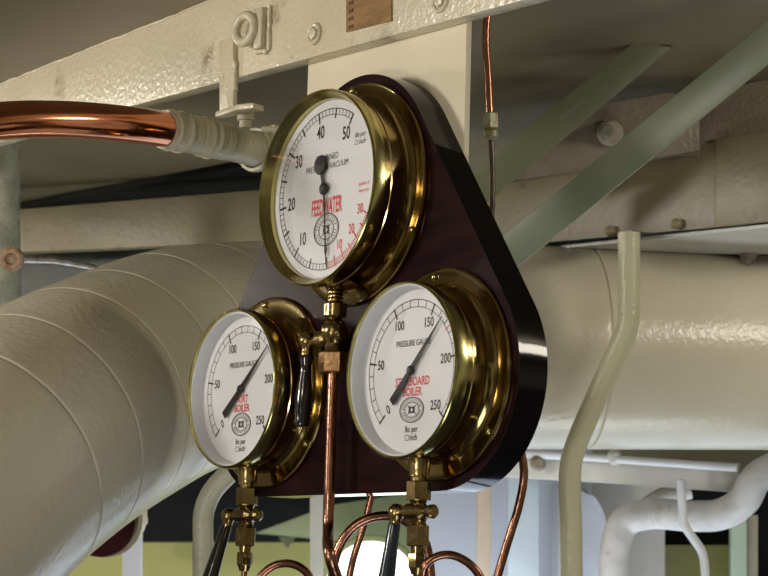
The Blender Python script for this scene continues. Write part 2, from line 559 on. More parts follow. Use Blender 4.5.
ZT = .2543
g, dial, y, yg = gauge('pressure_gauge', 'largest brass gauge at the top of the board reading FEEDWATER in red', 0, ZT, .1312, .1506, .0710, .0110, .0205, False, (-4, 117, 240))
A = lambda v: -183.6 + v * (31.0 + 183.6) / 50
B = lambda v: 176.4 - v * 2.02
bm = bmesh.new()
arcline(bm, .1080, A(0), A(50), .0006, y)
arcline(bm, .1000, A(0), A(50), .0004, y)
for k in range(51):
    a = A(k); big = k % 5 == 0
    stroke(bm, pol(a, .1085 if big else .108), pol(a, .0925 if k % 10 == 0 else (.0945 if big else .100)), .0014 if big else .0005, .0014 if big else .0005, y)
for k in (10, 20, 30, 40, 50):
    x, z = pol(A(k), .080)
    add_text(bm, str(k), .0245, x, z, y, .70, 0, .00045)
add_text(bm, 'COMBINED', .0118, 0, .0425, y, .85)
add_text(bm, 'PRESSURE & VACUUM', .0118, 0, .0300, y, .84)
add_text(bm, 'lbs per', .0105, .0720, .0625, y, .82, 0, 0, .3)
add_text(bm, 'inch', .0105, .0765, .0525, y, .82, 0, 0, .3)
square_mark(bm, .0640, .0525, .0028, y)
crest(bm, .003, -.0550, y, .0275, .0215)
link('scale_markings', bm, BLACK, dial)
bm = bmesh.new()
arcline(bm, .1080, B(.6), B(30), .0005, y)
arcline(bm, .1000, B(.6), B(30), .0004, y)
for k in range(1, 31):
    a = B(k); big = k % 5 == 0
    stroke(bm, pol(a, .1085 if big else .108), pol(a, .0925 if k % 10 == 0 else (.0945 if big else .100)), .0011 if big else .0005, .0011 if big else .0005, y)
for k in (10, 20, 30):
    x, z = pol(B(k) + (0 if k > 10 else 1), .0850)
    add_text(bm, str(k), .0185, x, z, y, .70, 0, .0003)
add_text(bm, 'FEEDWATER', .0300, .002, -.0245, y, .40, 0, .0009)
add_text(bm, 'inches of', .0075, .084, -.004, y, .85)
add_text(bm, 'mercury', .0075, .083, -.013, y, .85)
tag(link('red_lettering', bm, RED, dial), 'red lettering and scale')
bm = bmesh.new()
yn = y - .0035
na = math.radians(174.2)
dv = V((math.sin(na), 0, math.cos(na))); nv = V((dv.z, 0, -dv.x))
prof = [(-.002, .0022), (.02, .0016), (.072, .0011), (.080, .0022), (.084, .0028), (.088, .0018), (.092, .0006), (.104, .0004)]
prism(bm, [dv * t + nv * w_ + V((0, yn, 0)) for t, w_ in prof] + [dv * t - nv * w_ + V((0, yn, 0)) for t, w_ in prof][::-1], (0, -.0009, 0))
bv = V((-.0085, 0, .033)); bd = bv.normalized(); bn = V((bd.z, 0, -bd.x))
prof = [(0, .0042), (.012, .0026), (.024, .0032)]
prism(bm, [bd * t + bn * w_ + V((0, yn, 0)) for t, w_ in prof] + [bd * t - bn * w_ + V((0, yn, 0)) for t, w_ in prof][::-1], (0, -.0012, 0))
lathe(bm, [(0, -yn), (.0125, -yn), (.0135, -yn + .001), (.0125, -yn + .0025), (0, -yn + .003)], bv, (0, -1, 0), 28)
lathe(bm, [(0, -y - .0003), (.0045, -y - .0003), (.0045, -yn), (.0085, -yn), (.0085, -yn + .002), (.005, -yn + .004), (0, -yn + .0042)], (0, 0, 0), (0, -1, 0), 24)
link('needle', bm, NEEDLE, g)

# ------------------------------------------------------------------ gauge cocks
def lever_handle(bm, a, b, rs):
    a, b = V(a), V(b)
    L = (b - a).length
    lathe(bm, [(0, 0)] + [(r, t * L) for t, r in rs] + [(0, L)], a, b - a, 24)

def low_cock(name, label, cx, dxk, tip, col_h, htag):
    yb = -.032
    t = empty(name, (cx, yb, -.12), label, 'valve')
    Z = (0, 0, -1)
    bm = bmesh.new()
    lathe(bm, [(0, -.0125), (.0135, -.0125), (.0135, .002), (.0125, .004), (.0125, .009), (.010, .010), (.010, .015), (0, .015)], (0, 0, 0), Z, 32)
    link('neck', bm, BRASS_DARK, t, 30)
    bm = bmesh.new(); hexprism(bm, (0, 0, -.0145), Z, .0155, .024, .45); link('hex_nut', bm, BRASS_DARK, t)
    bm = bmesh.new()
    lathe(bm, [(0, .038), (.0115, .038), (.0095, .042), (.0125, .046), (.0145, .052), (.0125, .058), (.0095, .064), (.0115, .068), (0, .068)], (0, 0, 0), Z, 32)
    lathe(bm, [(0, -.033), (.006, -.033), (.0075, -.029), (.0055, -.026), (.0055, -.018), (.0105, -.014), (.011, 0), (.0105, .014), (.0055, .019), (.0058, .026), (.0085, .029), (.0088, .034), (.006, .037), (0, .037)],
          (0, -.004, -.052), (1, 0, 0), 24)
    link('valve_body', bm, BRASS_DARK, t, 30)
    bm = bmesh.new(); hexprism(bm, (0, 0, -.068), Z, .0152, .026, .1); link('hex_nut', bm, BRASS_DARK, t)
    bm = bmesh.new(); lathe(bm, [(0, .094), (.0085, .094), (.0075, .102), (0, .102)], (0, 0, 0), Z, 20); hexprism(bm, (0, 0, -.102), Z, .0112, .018, .3)
    lathe(bm, [(0, .120), (.0095, .120), (.0065, .128), (0, .128)], (0, 0, 0), Z, 20)
    link('compression_nut', bm, BRASS_DARK, t, 30)
    bm = bmesh.new()
    lathe(bm, [(0, -.011), (.006, -.0095), (.0102, -.004), (.011, 0), (.0102, .005), (.0072, .009), (.0068, .014), (0, .014)], (-.038, -.004, -.052), (-.1, -.1, -1), 24)
    lv = link('lever', bm, BRASS_DARK, t, 40)
    bm = bmesh.new()
    a = V((-.0395, -.0053, -.064))
    lever_handle(bm, a, tip, [(0, .0065), (.04, .0078), (.3, .0085), (.7, .0108), (.93, .0112), (.98, .009)])
    tag(link('grip', bm, col_h, lv, 40), htag)
    return t

low_cock('gauge_cock', 'brass valve with slanting black grip under the left gauge', -LX, 0, V((-.068, -.02, -.165)), EBONY, 'black grip')
BLUEBLK = paint('blue_black_grip', (.012, .022, .032), .22, (.008, .012, .018), 20, .05, 60, coat=.3)
low_cock('gauge_cock', 'brass valve with dark blue-black upright grip under the right gauge', LX, 0, V((-.050, -.014, -.175)), BLUEBLK, 'dark blue-black grip')

t = empty('gauge_cock', (0, -.03, .11), 'brass valve with turned black wooden handle between the two lower gauges', 'valve')
Z = (0, 0, -1)
bm = bmesh.new()
pr = [(0, -.0185), (.0098, -.0185)]
for k in range(4): pr += [(.0098, -.012 + k * .005), (.0112, -.010 + k * .005), (.0098, -.0085 + k * .005)]
lathe(bm, pr + [(0, .008)], (0, 0, 0), Z, 28); link('threaded_neck', bm, BRASS_DARK, t, 30)
bm = bmesh.new(); lathe(bm, [(0, .0065), (.0145, .0065), (.0155, .008), (.0155, .023), (.0145, .0245), (0, .0245)], (0, 0, 0), Z, 32); link('collar', bm, BRASS_DARK, t, 30)
bm = bmesh.new()
lathe(bm, [(0, .0245), (.010, .0245), (.0085, .027), (.0135, .031), (.0175, .039), (.0180, .046), (.0150, .054), (.0110, .060), (.0125, .068), (.0145, .0715), (0, .0715)], (0, 0, 0), Z, 36)
lathe(bm, [(0, -.022), (.008, -.022), (.0095, -.019), (.0085, -.012), (.0085, .012), (.0115, .016), (.0125, .026), (.0095, .030), (.0065, .033), (.006, .047), (0, .047)], (0, -.002, -.050), (-1, -.05, -.1), 24)
link('valve_body', bm, BRASS_DARK, t, 30)
bm = bmesh.new(); hexprism(bm, (0, 0, -.071), Z, .0200, .028, .75, .002); link('hex_nut', bm, paint('coppery_brass', (.50, .30, .16), .3, (.36, .20, .09), 20, .1, 100, metal=1), t)
bm = bmesh.new()
lathe(bm, [(0, -.0125), (.006, -.0115), (.0115, -.005), (.0125, 0), (.0115, .005), (.0085, .0095), (.0080, .014), (.0088, .016), (.0088, .019), (0, .019)], (-.055, -.004, -.052), (-.03, 0, -1), 28)
lv = link('lever', bm, BRASS_DARK, t, 40)
bm = bmesh.new()
lever_handle(bm, V((-.0557, -.004, -.0708)), V((-.0590, -.006, -.168)), [(0, .0085), (.03, .0105), (.08, .0100), (.14, .0078), (.25, .0085), (.45, .0108), (.62, .0120), (.78, .0112), (.88, .0095), (.93, .0105), (.98, .009)])
tag(link('grip', bm, EBONY, lv, 40), 'turned black lacquered wooden handle')

# ------------------------------------------------------------------ thin copper tubing
def pipe(name, label, pts, r, mat, cat='pipe', step=8, n=16, group=None):
    bm = bmesh.new()
    tube(bm, smooth_path(pts, step), r, n)
    return tag(link(name, bm, mat, smooth=60, base=V(pts[0])), label, cat, group)

pipe('copper_tube', 'straight copper tube running down from the middle valve in front of the board',
     [(0, -.03, .0125), (0, -.03, -.06), (0, -.03, -.14), (0, -.03, -.19), P(329, 552, 2.53), P(337, 578, 2.54), P(352, 610, 2.56)], .0073, COPPER_DULL)
pipe('copper_tube', 'wide copper loop arching left from behind the right valve',
     [P(334, 600, 2.60), P(333, 570, 2.60), P(340, 545, 2.60), P(356, 525, 2.60), P(380, 516, 2.60), P(402, 519, 2.60), P(424, 540, 2.60), P(432, 585, 2.60)], .0062, COPPER_DULL)
pipe('copper_tube', 'slim copper tube coming down behind the board between the lower gauges, slanting left',
     [P(374, 470, 2.75), P(371, 497, 2.75), P(363, 528, 2.75), P(353, 560, 2.75), P(345, 600, 2.75)], .0048, COPPER_DULL)
pipe('copper_tube', 'copper tube curving down behind the lower right corner of the board',
     [P(512, 425, 2.58), P(521, 452, 2.58), P(524, 474, 2.58), P(519, 505, 2.58), P(509, 538, 2.58), P(498, 575, 2.58), P(490, 610, 2.58)], .0056, COPPER_DULL)
pipe('copper_tube', 'short copper arch rising to the right out of the right valve nut',
     [(LX, -.032, -.247), P(421, 583, 2.425), P(425, 566, 2.42), P(436, 557, 2.42), P(451, 555, 2.42), P(467, 562, 2.42), P(479, 575, 2.42), P(486, 595, 2.42)], .0052, COPPER_DULL)
pipe('copper_tube', 'copper arch at the bottom beside the left valve',
     [P(252, 592, 2.64), P(262, 575, 2.64), P(276, 565, 2.64), P(292, 564, 2.64), P(306, 572, 2.64), P(315, 590, 2.64)], .0055, COPPER_DULL)
pipe('copper_tube', 'short copper tube dropping straight out of the left valve nut',
     [(-LX, -.032, -.2475), (-LX, -.032, -.29), (-LX, -.032, -.34)], .0042, COPPER_DULL)

# thin pipe from the ceiling at right of the plate
t = empty('drain_tube', P(491, 120, 2.86), 'thin copper pipe with greenish fitting hanging from the beam right of the plate', 'pipe')
tb = t.location.copy()
def loc(p): return V(p) - tb
bm = bmesh.new(); tube(bm, smooth_path([loc(P(494, 2, 2.86)), loc(P(488, 14, 2.86)), loc(P(486, 40, 2.86)), loc(P(488, 75, 2.86)), loc(P(490, 116, 2.86))]), .0053, 14); link('pipe', bm, COPPER_DULL, t, 60)
ax_ = loc(P(491, 142, 2.86)) - loc(P(490, 114, 2.86))
bm = bmesh.new(); hexprism(bm, loc(P(490, 113, 2.86)), ax_, .0125, .022, .2); link('hex_nut', bm, VERDI, t)
bm = bmesh.new(); lathe(bm, [(0, 0), (.0085, 0), (.011, .004), (.011, .012), (.008, .016), (0, .016)], loc(P(490.5, 128, 2.86)), ax_, 18); link('fitting', bm, VERDI, t, 30)
bm = bmesh.new(); tube(bm, smooth_path([loc(P(491, 140, 2.86)), loc(P(492, 165, 2.86)), loc(P(492, 205, 2.86)), loc(P(488, 260, 2.86))]), .0045, 12); tag(link('lower_pipe', bm, paint('tarnished_pipe', (.13, .105, .08), .35, (.08, .06, .045), 40, .1, 120, metal=.6), t, 60), 'dark lower pipe')

# ------------------------------------------------------------------ beam fittings
# lifting eye
e0 = IY(245, 29, .0)
t = empty('lifting_eye', IY(262, 30, .02), 'cream painted round lifting ring on a welded lug on the beam', 'ring')
tb = t.location.copy()
bm = bmesh.new()
nrm = (CAM - e0).normalized() * .15 + V((0, -1, 0)) * .85; nrm.z = 0; nrm.normalize()
x, y_, z = frame(nrm)
c0 = loc(IY(245, 29, .004))
n1, n2 = 40, 14
vs = [[bm.verts.new(c0 + (x * math.cos(2 * PI * i / n1) + y_ * math.sin(2 * PI * i / n1)) * (.0205 + .0070 * math.cos(2 * PI * j / n2)) + z * .0070 * math.sin(2 * PI * j / n2)) for j in range(n2)] for i in range(n1)]
for i in range(n1):
    for j in range(n2):
        bm.faces.new((vs[i][j], vs[(i + 1) % n1][j], vs[(i + 1) % n1][(j + 1) % n2], vs[i][(j + 1) % n2]))
link('ring', bm, CREAM, t, 80)
bm = bmesh.new()
a = IY(259, 51, .02); b = IY(266, 48, .02); c = IY(268, 8, .02); d = IY(260, 10, .02)
prism(bm, [loc(p) for p in (a, b, c, d)], (0, -.011, 0), .0025)
link('lug', bm, CREAM, t, 50)
bm = bmesh.new()
for p0, p1 in ((IY(270, 6, .018), IY(269, 50, .018)), (IY(258, 52, .018), IY(268, 51, .018))):
    pp = [p0.lerp(p1, k / 14) + V((random.uniform(-.001, .001), 0, random.uniform(-.001, .001))) for k in range(15)]
    tube(bm, [loc(q) for q in pp], [.0040 + random.uniform(-.0010, .0012) for _ in pp], 8)
link('weld_bead', bm, CREAM, t, 80)

# oval plugged bolt holes
for (px, py, lab) in ((315, 34, 'round painted-over bolt in the beam left of the brown plate'), (441, 1, 'round painted-over bolt in the beam right of the brown plate')):
    bm = bmesh.new()
    c = IY(px, py, .0195)
    lathe(bm, [(0, .001), (.0105, .001), (.0115, .0035), (.0135, .0042), (.0155, .003), (.0165, 0), (.0165, -.001), (0, -.001)], c, (0, -1, 0), 32)
    hexprism(bm, c, (0, -1, 0), .0088, .006, .4)
    tag(link('bolt', bm, CREAM, smooth=30, base=c), lab, 'bolt', 'painted-over bolts in the beam')

# brown nameplate
t = empty('nameplate', IY(369, 5, .02), 'brown grained plate with dark marks along its left edge, on the beam', 'plate')
tb = t.location.copy()
bm = bmesh.new()
q = [IY(347, 32.5, .0195), IY(392.5, 21, .0195), IY(392.5, -16, .0195), IY(347, -10, .0195)]
prism(bm, [loc(p) for p in q], (0, -.002, 0), .0006)
TAN = paint('brown_grained_plate', (.32, .18, .055), .4, (.20, .105, .03), 10, .2, 60, stretch=(2, 1, 9), dirt=(.14, .07, .025), dirt_scale=12)
link('plate', bm, TAN, t)
for k in range(4):
    bm = bmesh.new()
    p0 = IY(350.5, 4 + k * 8 - 1, .0172)
    box(bm, loc(p0) + V((-.004, -.0008, -.0022)), loc(p0) + V((.006, .0004, .0024)), .0003)
    link('dark_mark', bm, paint('dark_print_mark', (.10, .045, .018), .5, bump=0), t)

# hanging bracket with foot
t = empty('hanging_bracket', IY(228, 60, .012), 'cream flat-bar bracket bent at the bottom, hanging from the beam over the copper pipe', 'bracket')
tb = t.location.copy()
bm = bmesh.new()
prism(bm, [loc(IY(*p, .012)) for p in ((219, 116), (233, 112), (233, 37), (219, 41))], (0, .008, 0), .0015)
link('upright', bm, CREAM, t, 50)
bm = bmesh.new()
q0, q1 = IY(219, 112, .012), IY(233, 108, .012)
prism(bm, [loc(p) for p in (q0 + V((0, .008, 0)), q1 + V((.0, .008, 0)), q1 + V((.052, .020, -.002)), q1 + V((.060, -.004, -.003)), q1 + V((0.034, -.016, -.003)), q0 + V((0, -.006, 0)))], (0, 0, -.009), .0015)
link('foot', bm, CREAM, t, 50)
bm = bmesh.new()
sp = P(246, 114, 2.965)
lathe(bm, [(0, 0), (.013, 0), (.013, .010), (.0095, .011), (.0095, .022), (0, .022)], loc(sp), (0, 0, -1), 20)
hexprism(bm, loc(P(251, 110, 2.965)), (0, 0, 1), .0105, .009)
link('stud', bm, SLEEVE, t, 30)
bm = bmesh.new()
pc = P(256, 150, 2.955); pn = (P(262, 152, 2.97) - P(240, 147, 2.93)).normalized()
lathe(bm, [(.0280, -.006), (.0325, -.006), (.0335, 0), (.0325, .006), (.0280, .006)], loc(pc), pn, 36, close=True)
box(bm, loc(P(273, 134, 2.95)) - V((.011, .006, .013)), loc(P(273, 134, 2.95)) + V((.011, .006, .013)), .003)
lathe(bm, [(0, -.014), (.006, -.014), (.006, .014), (0, .014)], loc(P(271, 130, 2.945)), RT, 14)
link('pipe_clamp', bm, SLEEVE, t, 40)
# weld beads at its right edge
bm = bmesh.new()
pp = [IY(235, 62 + k * 3.2, .016) + V((random.uniform(-.001, .001), 0, 0)) for k in range(10)]
tube(bm, [loc(p) for p in pp], [.004 + random.uniform(-.0012, .0012) for _ in pp], 8)
link('weld_bead', bm, CREAM, t, 80)

# ------------------------------------------------------------------ large copper pipe with wrapped end
t = empty('copper_pipe', P(90, 121, 2.7), 'thick shiny copper pipe at upper left ending in a grey-cream wrapped sleeve', 'pipe')
tb = t.location.copy()
cp = [P(-120, 146, 2.52), P(-60, 130, 2.56), P(0, 121, 2.61), P(60, 119.5, 2.67), P(120, 123.5, 2.74), P(174, 131, 2.82), P(215, 139.5, 2.885), P(262, 151, 2.96)]
sp_ = smooth_path(cp, 10)
k0 = 48
bm = bmesh.new(); tube(bm, [loc(p) for p in sp_[:k0 + 3]], .0252, 40); link('copper_section', bm, COPPER, t, 60)
bm = bmesh.new()
end = smooth_path(sp_[k0:] + [P(285, 157, 2.99)], 4)
L = [0]
for a, b in zip(end, end[1:]): L.append(L[-1] + (b - a).length)
def rs(s):
    r = .0275
    for c_, h, w_ in ((.010, .0028, .0028), (.032, .0034, .0030), (.040, -.001, .002), (.060, -.0012, .002), (.078, .0022, .004), (.092, .0034, .0030), (.108, -.001, .002)):
        r += h * math.exp(-((s - c_) / w_) ** 2)
    return r - .0015 * (s > .125)
fine = []; rr_ = []
N = 150
import bisect
for k in range(N + 1):
    s = L[-1] * k / N
    i = min(max(bisect.bisect(L, s) - 1, 0), len(L) - 2)
    fine.append(end[i].lerp(end[i + 1], (s - L[i]) / max(L[i + 1] - L[i], 1e-6))); rr_.append(rs(s))
tube(bm, [loc(p) for p in fine], rr_, 36); tag(link('wrapped_sleeve', bm, SLEEVE, t, 60), 'grey-cream wrapped and banded sleeve')

# ------------------------------------------------------------------ big lagged pipe with elbow
ctrl = [P(x_, y_q, d_ * 1.067) for x_, y_q, d_ in ((1000, 352, 3.62), (860, 350, 3.56), (700, 348, 3.5), (540, 346, 3.45), (430, 345, 3.42), (330, 345, 3.36), (250, 350, 3.26), (180, 361, 3.12), (110, 391, 2.95), (40, 430, 2.77), (-30, 482, 2.62), (-100, 550, 2.5), (-170, 650, 2.38), (-220, 780, 2.3))]
path = smooth_path(ctrl, 24)
Rb = .190
L = [0]
for a, b in zip(path, path[1:]): L.append(L[-1] + (b - a).length)
tot = L[-1]
def s_at_px(px):
    best = min(range(len(path)), key=lambda i: abs((path[i] - CAM).dot(RT) / (path[i] - CAM).dot(FW) * FPX + 384 - px))
    return L[best]
seams = [s_at_px(p) for p in (760, 582, 420, 318, 262, 212, 163, 118, 74, 30, -16)]
bm = bmesh.new()
pts = []; rad = []
ss = {round(tot * k / 260, 5) for k in range(261)}
for q in seams:
    ss = {v for v in ss if abs(v - q) > .004} | {round(q + o_, 5) for o_ in (-.004, -.0018, -.0009, 0, .0009, .0018, .004)}
for s in sorted(v for v in ss if 0 <= v <= tot):
    i = min(max(bisect.bisect(L, s) - 1, 0), len(L) - 2)
    pts.append(path[i].lerp(path[i + 1], (s - L[i]) / max(L[i + 1] - L[i], 1e-6)))
    r = Rb
    for q in seams: r -= .0032 * math.exp(-((s - q) / .0012) ** 2)
    rad.append(r)
tube(bm, pts, rad, 96)
tag(link('lagged_pipe', bm, PIPEWRAP, smooth=60, base=P(300, 350, 3.3)), 'huge cream painted lagged pipe bending down at left behind the gauge board', 'pipe')

# ------------------------------------------------------------------ cream S-bend pipe in front of the big pipe
t = empty('bent_pipe', P(629, 330, 3.36), 'ivory painted pipe with an S-bend, in front of the big pipe at right', 'pipe')
tb = t.location.copy()
bm = bmesh.new()
tube(bm, [loc(p) for p in smooth_path([P(629, 232, 3.36), P(629, 246, 3.36), P(629, 275, 3.36), P(629, 305, 3.36), P(628, 325, 3.36), P(620, 346, 3.36), P(608, 372, 3.36), P(590, 412, 3.36), P(578, 440, 3.36), P(571, 463, 3.36), P(570, 490, 3.36), P(571, 530, 3.36), P(572, 620, 3.36)], 8)], .0188, 24)
link('tube', bm, IVORY, t, 60)
bm = bmesh.new(); tube(bm, [loc(P(629, 238, 3.36)), loc(P(629, 237, 3.62))], .013, 16); link('stub', bm, IVORY, t, 60)

pipe('bent_pipe', 'cream painted pipe bending downward below the left gauge',
     [P(300, 395, 3.02), P(262, 440, 3.02), P(232, 470, 3.02), P(212, 492, 3.02), P(204, 512, 3.02), P(203, 540, 3.02), P(203, 620, 3.02)], .0158, paint('dim_cream_paint', (.50, .50, .38), .34, (.42, .42, .31), 10, .3, 160), n=24)

# ------------------------------------------------------------------ upper right structure
t_g = slab([(497, 253, 3.02), (507, 280, 3.02), (775, 66, 2.86), (790, 6, 2.84)], .012, .001)
bm = bmesh.new()
prism(bm, [P(500, 238, 3.05), P(516, 268, 3.05), P(800, 38, 2.80), P(800, -6, 2.80)], V((FW.x, FW.y, 0)).normalized() * .014, .0012)
tag(link('diagonal_brace', bm, GREEN, smooth=40, base=P(640, 140, 2.95)), 'front pale green flat steel brace running diagonally at upper right', 'brace', 'green diagonal braces')
t_g.free()
bm = bmesh.new()
prism(bm, [P(470, 173, 3.40), P(478, 210, 3.40), P(672, 47, 3.24), P(634, 42, 3.24)], V((FW.x, FW.y, 0)).normalized() * .014, .0012)
tag(link('diagonal_brace', bm, paint('olive_green_paint', (.16, .165, .085), .36, (.125, .125, .065), 4, .12, 80), smooth=40, base=P(570, 120, 3.4)), 'rear dimmer olive green brace, shorter, behind the thin copper pipe', 'brace', 'green diagonal braces')

# second beam at left
bm = bmesh.new()
ya = .74
prism(bm, [P(-60, 215, 4.6), P(20, 209.5, 4.55), P(300, 186, 4.25), P(300, 240, 4.25), P(120, 248, 4.4), P(-60, 256, 4.6)], V((FW.x, FW.y, 0)).normalized() * .03, .002)
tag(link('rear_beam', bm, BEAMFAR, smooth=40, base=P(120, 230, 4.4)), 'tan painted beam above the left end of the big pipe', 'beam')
tag(link('dark_plate', slab([(-60, 252, 4.75), (310, 230, 4.4), (310, 420, 4.4), (-60, 420, 4.75)], .03, .002), paint('deep_green_black', (.05, .055, .04), .4, (.03, .035, .025)), smooth=40, base=P(60, 275, 4.7)), 'dark greenish plate below the tan beam at the far left', 'plate')  # plate in one dark green-black tone, behind the steel rod
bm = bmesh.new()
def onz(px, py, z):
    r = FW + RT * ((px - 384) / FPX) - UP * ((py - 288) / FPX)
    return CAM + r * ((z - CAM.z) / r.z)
prism(bm, [onz(x_, y_q, .606) for x_, y_q in ((10, 212), (60, 200), (150, 184), (260, 163), (330, 148), (330, 190), (200, 198))], (0, 0, .012), .001)  # dark sheet cut to the wedge of shade above the rear beam
tag(link('dark_mass', bm, DARK, smooth=40, base=onz(180, 190, .606)), 'thin black sheet standing in for the shade under the ceiling just above the left tan beam', 'shade_sheet')
# left conduit with bolt
pipe('conduit', 'pale painted vertical pipe at the left edge of the picture below the copper pipe',
     [P(2, 60, 3.95), P(2, 150, 3.95), P(2, 240, 3.95), P(4, 330, 3.95)], .036, paint('speckled_grey_paint', (.34, .34, .25), .28, (.22, .22, .16), 20, .7, 200))
t = empty('pipe_bolt', P(12, 259, 3.84), 'rusty round bolt with a short steel rod at the far left above the big pipe', 'bolt')
tb = t.location.copy()
bm = bmesh.new(); lathe(bm, [(0, -.004), (.024, -.004), (.024, .01), (.018, .014), (.012, .014), (.010, .006), (0, .006)], (0, 0, 0), -FW, 24); link('head', bm, paint('rusty_cream', (.42, .28, .16), .5, (.2, .11, .06), 60, .3, 120), t, 30)
bm = bmesh.new(); tube(bm, [loc(P(16, 259, 3.85)), loc(P(52, 260, 3.9)), loc(P(96, 268, 3.95))], [.010, .009, .006], 14); link('rod', bm, STEEL, t, 60)

# gusset and beam at right
bm = slab([(505, 182, 3.48), (552, 122, 3.47), (600, 104, 3.46), (668, 92, 3.44), (700, 96, 3.44), (700, 150, 3.44), (600, 168, 3.46)], .02, .003)
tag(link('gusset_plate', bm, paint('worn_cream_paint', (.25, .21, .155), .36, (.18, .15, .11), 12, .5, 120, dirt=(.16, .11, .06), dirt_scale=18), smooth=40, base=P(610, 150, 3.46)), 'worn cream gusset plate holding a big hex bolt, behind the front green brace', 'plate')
t = empty('hex_bolt', P(606, 132, 3.42), 'big painted hex bolt on the worn gusset plate', 'bolt')
tb = t.location.copy()
PK = paint('pinkish_grey_paint', (.34, .30, .23), .45, (.30, .26, .19), 30, .3, 120)
bm = bmesh.new(); lathe(bm, [(0, 0), (.023, 0), (.023, .004), (.019, .008), (0, .008)], loc(P(610, 133, 3.448)), -FW, 24); link('washer', bm, PK, t, 30)
bm = bmesh.new(); hexprism(bm, loc(P(608, 132, 3.45)), -FW, .0185, .020, .3, .002); link('nut', bm, PK, t)
bm = bmesh.new(); lathe(bm, [(0, 0), (.0115, 0), (.0115, .028), (.009, .032), (0, .032)], loc(P(605, 132, 3.43)), -FW, 20); link('stud', bm, paint('olive_grey_stud', (.20, .20, .14), .35, (.14, .14, .09), 30), t, 30)
bm = slab([(690, 92, 3.50), (800, 74, 3.42), (800, 150, 3.42), (650, 158, 3.50), (652, 150, 3.50)], .02, .002)
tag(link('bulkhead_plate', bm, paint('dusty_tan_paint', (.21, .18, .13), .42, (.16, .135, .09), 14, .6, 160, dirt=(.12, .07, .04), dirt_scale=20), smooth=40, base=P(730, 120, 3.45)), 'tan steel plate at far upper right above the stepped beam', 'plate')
ZF = .362
def onz(px, py, z):
    r = FW + RT * ((px - 384) / FPX) - UP * ((py - 288) / FPX)
    return CAM + r * ((z - CAM.z) / r.z)
def beam_piece(x0, y0, x1, y1, z0, z1, back):
    a, b = onz(x0, y0, z0), onz(x1, y1, z0)
    n = V((FW.x, FW.y, 0)).normalized() * back
    return prism(bmesh.new(), [a, b, b + n, a + n], (0, 0, z1 - z0), .0015)
def pxline(x): return 245.5 - (x - 545) * .1045
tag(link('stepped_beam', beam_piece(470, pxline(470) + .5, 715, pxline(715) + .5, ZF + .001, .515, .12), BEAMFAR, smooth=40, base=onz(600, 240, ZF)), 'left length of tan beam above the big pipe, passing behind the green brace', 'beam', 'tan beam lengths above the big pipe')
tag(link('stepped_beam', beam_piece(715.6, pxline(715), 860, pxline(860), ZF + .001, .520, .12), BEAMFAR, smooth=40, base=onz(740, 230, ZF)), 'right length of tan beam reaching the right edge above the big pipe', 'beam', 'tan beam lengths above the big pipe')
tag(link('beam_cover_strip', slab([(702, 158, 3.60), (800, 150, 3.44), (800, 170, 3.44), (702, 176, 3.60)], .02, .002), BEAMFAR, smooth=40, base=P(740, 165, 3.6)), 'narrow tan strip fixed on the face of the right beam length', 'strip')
a, b, c, d = onz(470, pxline(470) + 1.5, ZF), onz(860, pxline(860) + 1.5, ZF), onz(860, 252, ZF), onz(470, 249, ZF)
bm = bmesh.new(); prism(bm, [a, b, c, d], (0, 0, -.006), .001)
tag(link('beam_flange', bm, paint('pale_grey_white_paint', (.72, .72, .66), .32, (.62, .62, .56), 8, .2, 90), smooth=40, base=onz(650, 238, ZF)), 'pale whitish flange along the bottom of the tan beam, over the big pipe', 'beam')
# small fasteners under the flange
for px, lab in ((610, 'small painted bolt head on the tan beam, left of the bent pipe collar'), (676, 'small painted bolt head on the tan beam, right of the bent pipe collar')):
    bm = bmesh.new(); c = onz(px, pxline(px), ZF) + V((0, 0, .014))
    lathe(bm, [(0, 0), (.010, 0), (.010, .004), (.006, .008), (0, .009)], c, -FW, 18)
    tag(link('bolt', bm, BEAMFAR, smooth=40, base=c), lab, 'bolt', 'bolts on the tan beam')
# hanger clamp
t = empty('pipe_hanger', P(744, 258, 3.66), 'dark knobbly pipe hanger on top of the big pipe near the right edge', 'clamp')
tb = t.location.copy()
HG = paint('grimy_cast_metal', (.34, .30, .22), .45, (.16, .13, .09), 40, .5, 120)
bm = bmesh.new(); tube(bm, smooth_path([loc(P(716, 247, 3.66)), loc(P(735, 248, 3.66)), loc(P(756, 249, 3.66)), loc(P(785, 255, 3.66))]), [.006] * 25, 12); link('strap', bm, HG, t, 60)
bm = bmesh.new(); lathe(bm, [(0, -.012), (.014, -.012), (.018, -.004), (.016, .008), (.010, .012), (.009, .02), (0, .021)], loc(P(748, 253, 3.64)), (-.2, -.3, -1), 20); link('boss', bm, HG, t, 40)
bm = bmesh.new(); hexprism(bm, loc(P(748, 257, 3.635)), (-.2, -.3, -1), .010, .014); link('nut', bm, HG, t)

# ------------------------------------------------------------------ below: dark red flange, posts and distant compartment
t = empty('flanged_cover', P(100, 514, 3.55), 'dark red round cover with cream rim hanging under the big pipe elbow', 'cover')
tb = t.location.copy()
ax_ = (-FW + RT * -.35 - UP * .35).normalized()
cc = loc(P(92, 512, 3.55))
bm = bmesh.new(); lathe(bm, [(0, -.01), (.086, -.01), (.086, .004), (.065, .012), (.03, .018), (0, .02)], cc, ax_, 48); link('cover', bm, OXBLOOD, t, 40)
bm = bmesh.new(); lathe(bm, [(0, -.030), (.094, -.030), (.094, -.0102), (0, -.0102)], cc, ax_, 48); tag(link('rim', bm, CREAM, t, 30), 'cream rim')
bm = bmesh.new(); lathe(bm, [(0, 0), (.009, 0), (.009, .010), (.006, .014), (0, .014)], loc(P(140, 520, 3.56)), RT, 16); link('knob', bm, CREAM, t, 30)

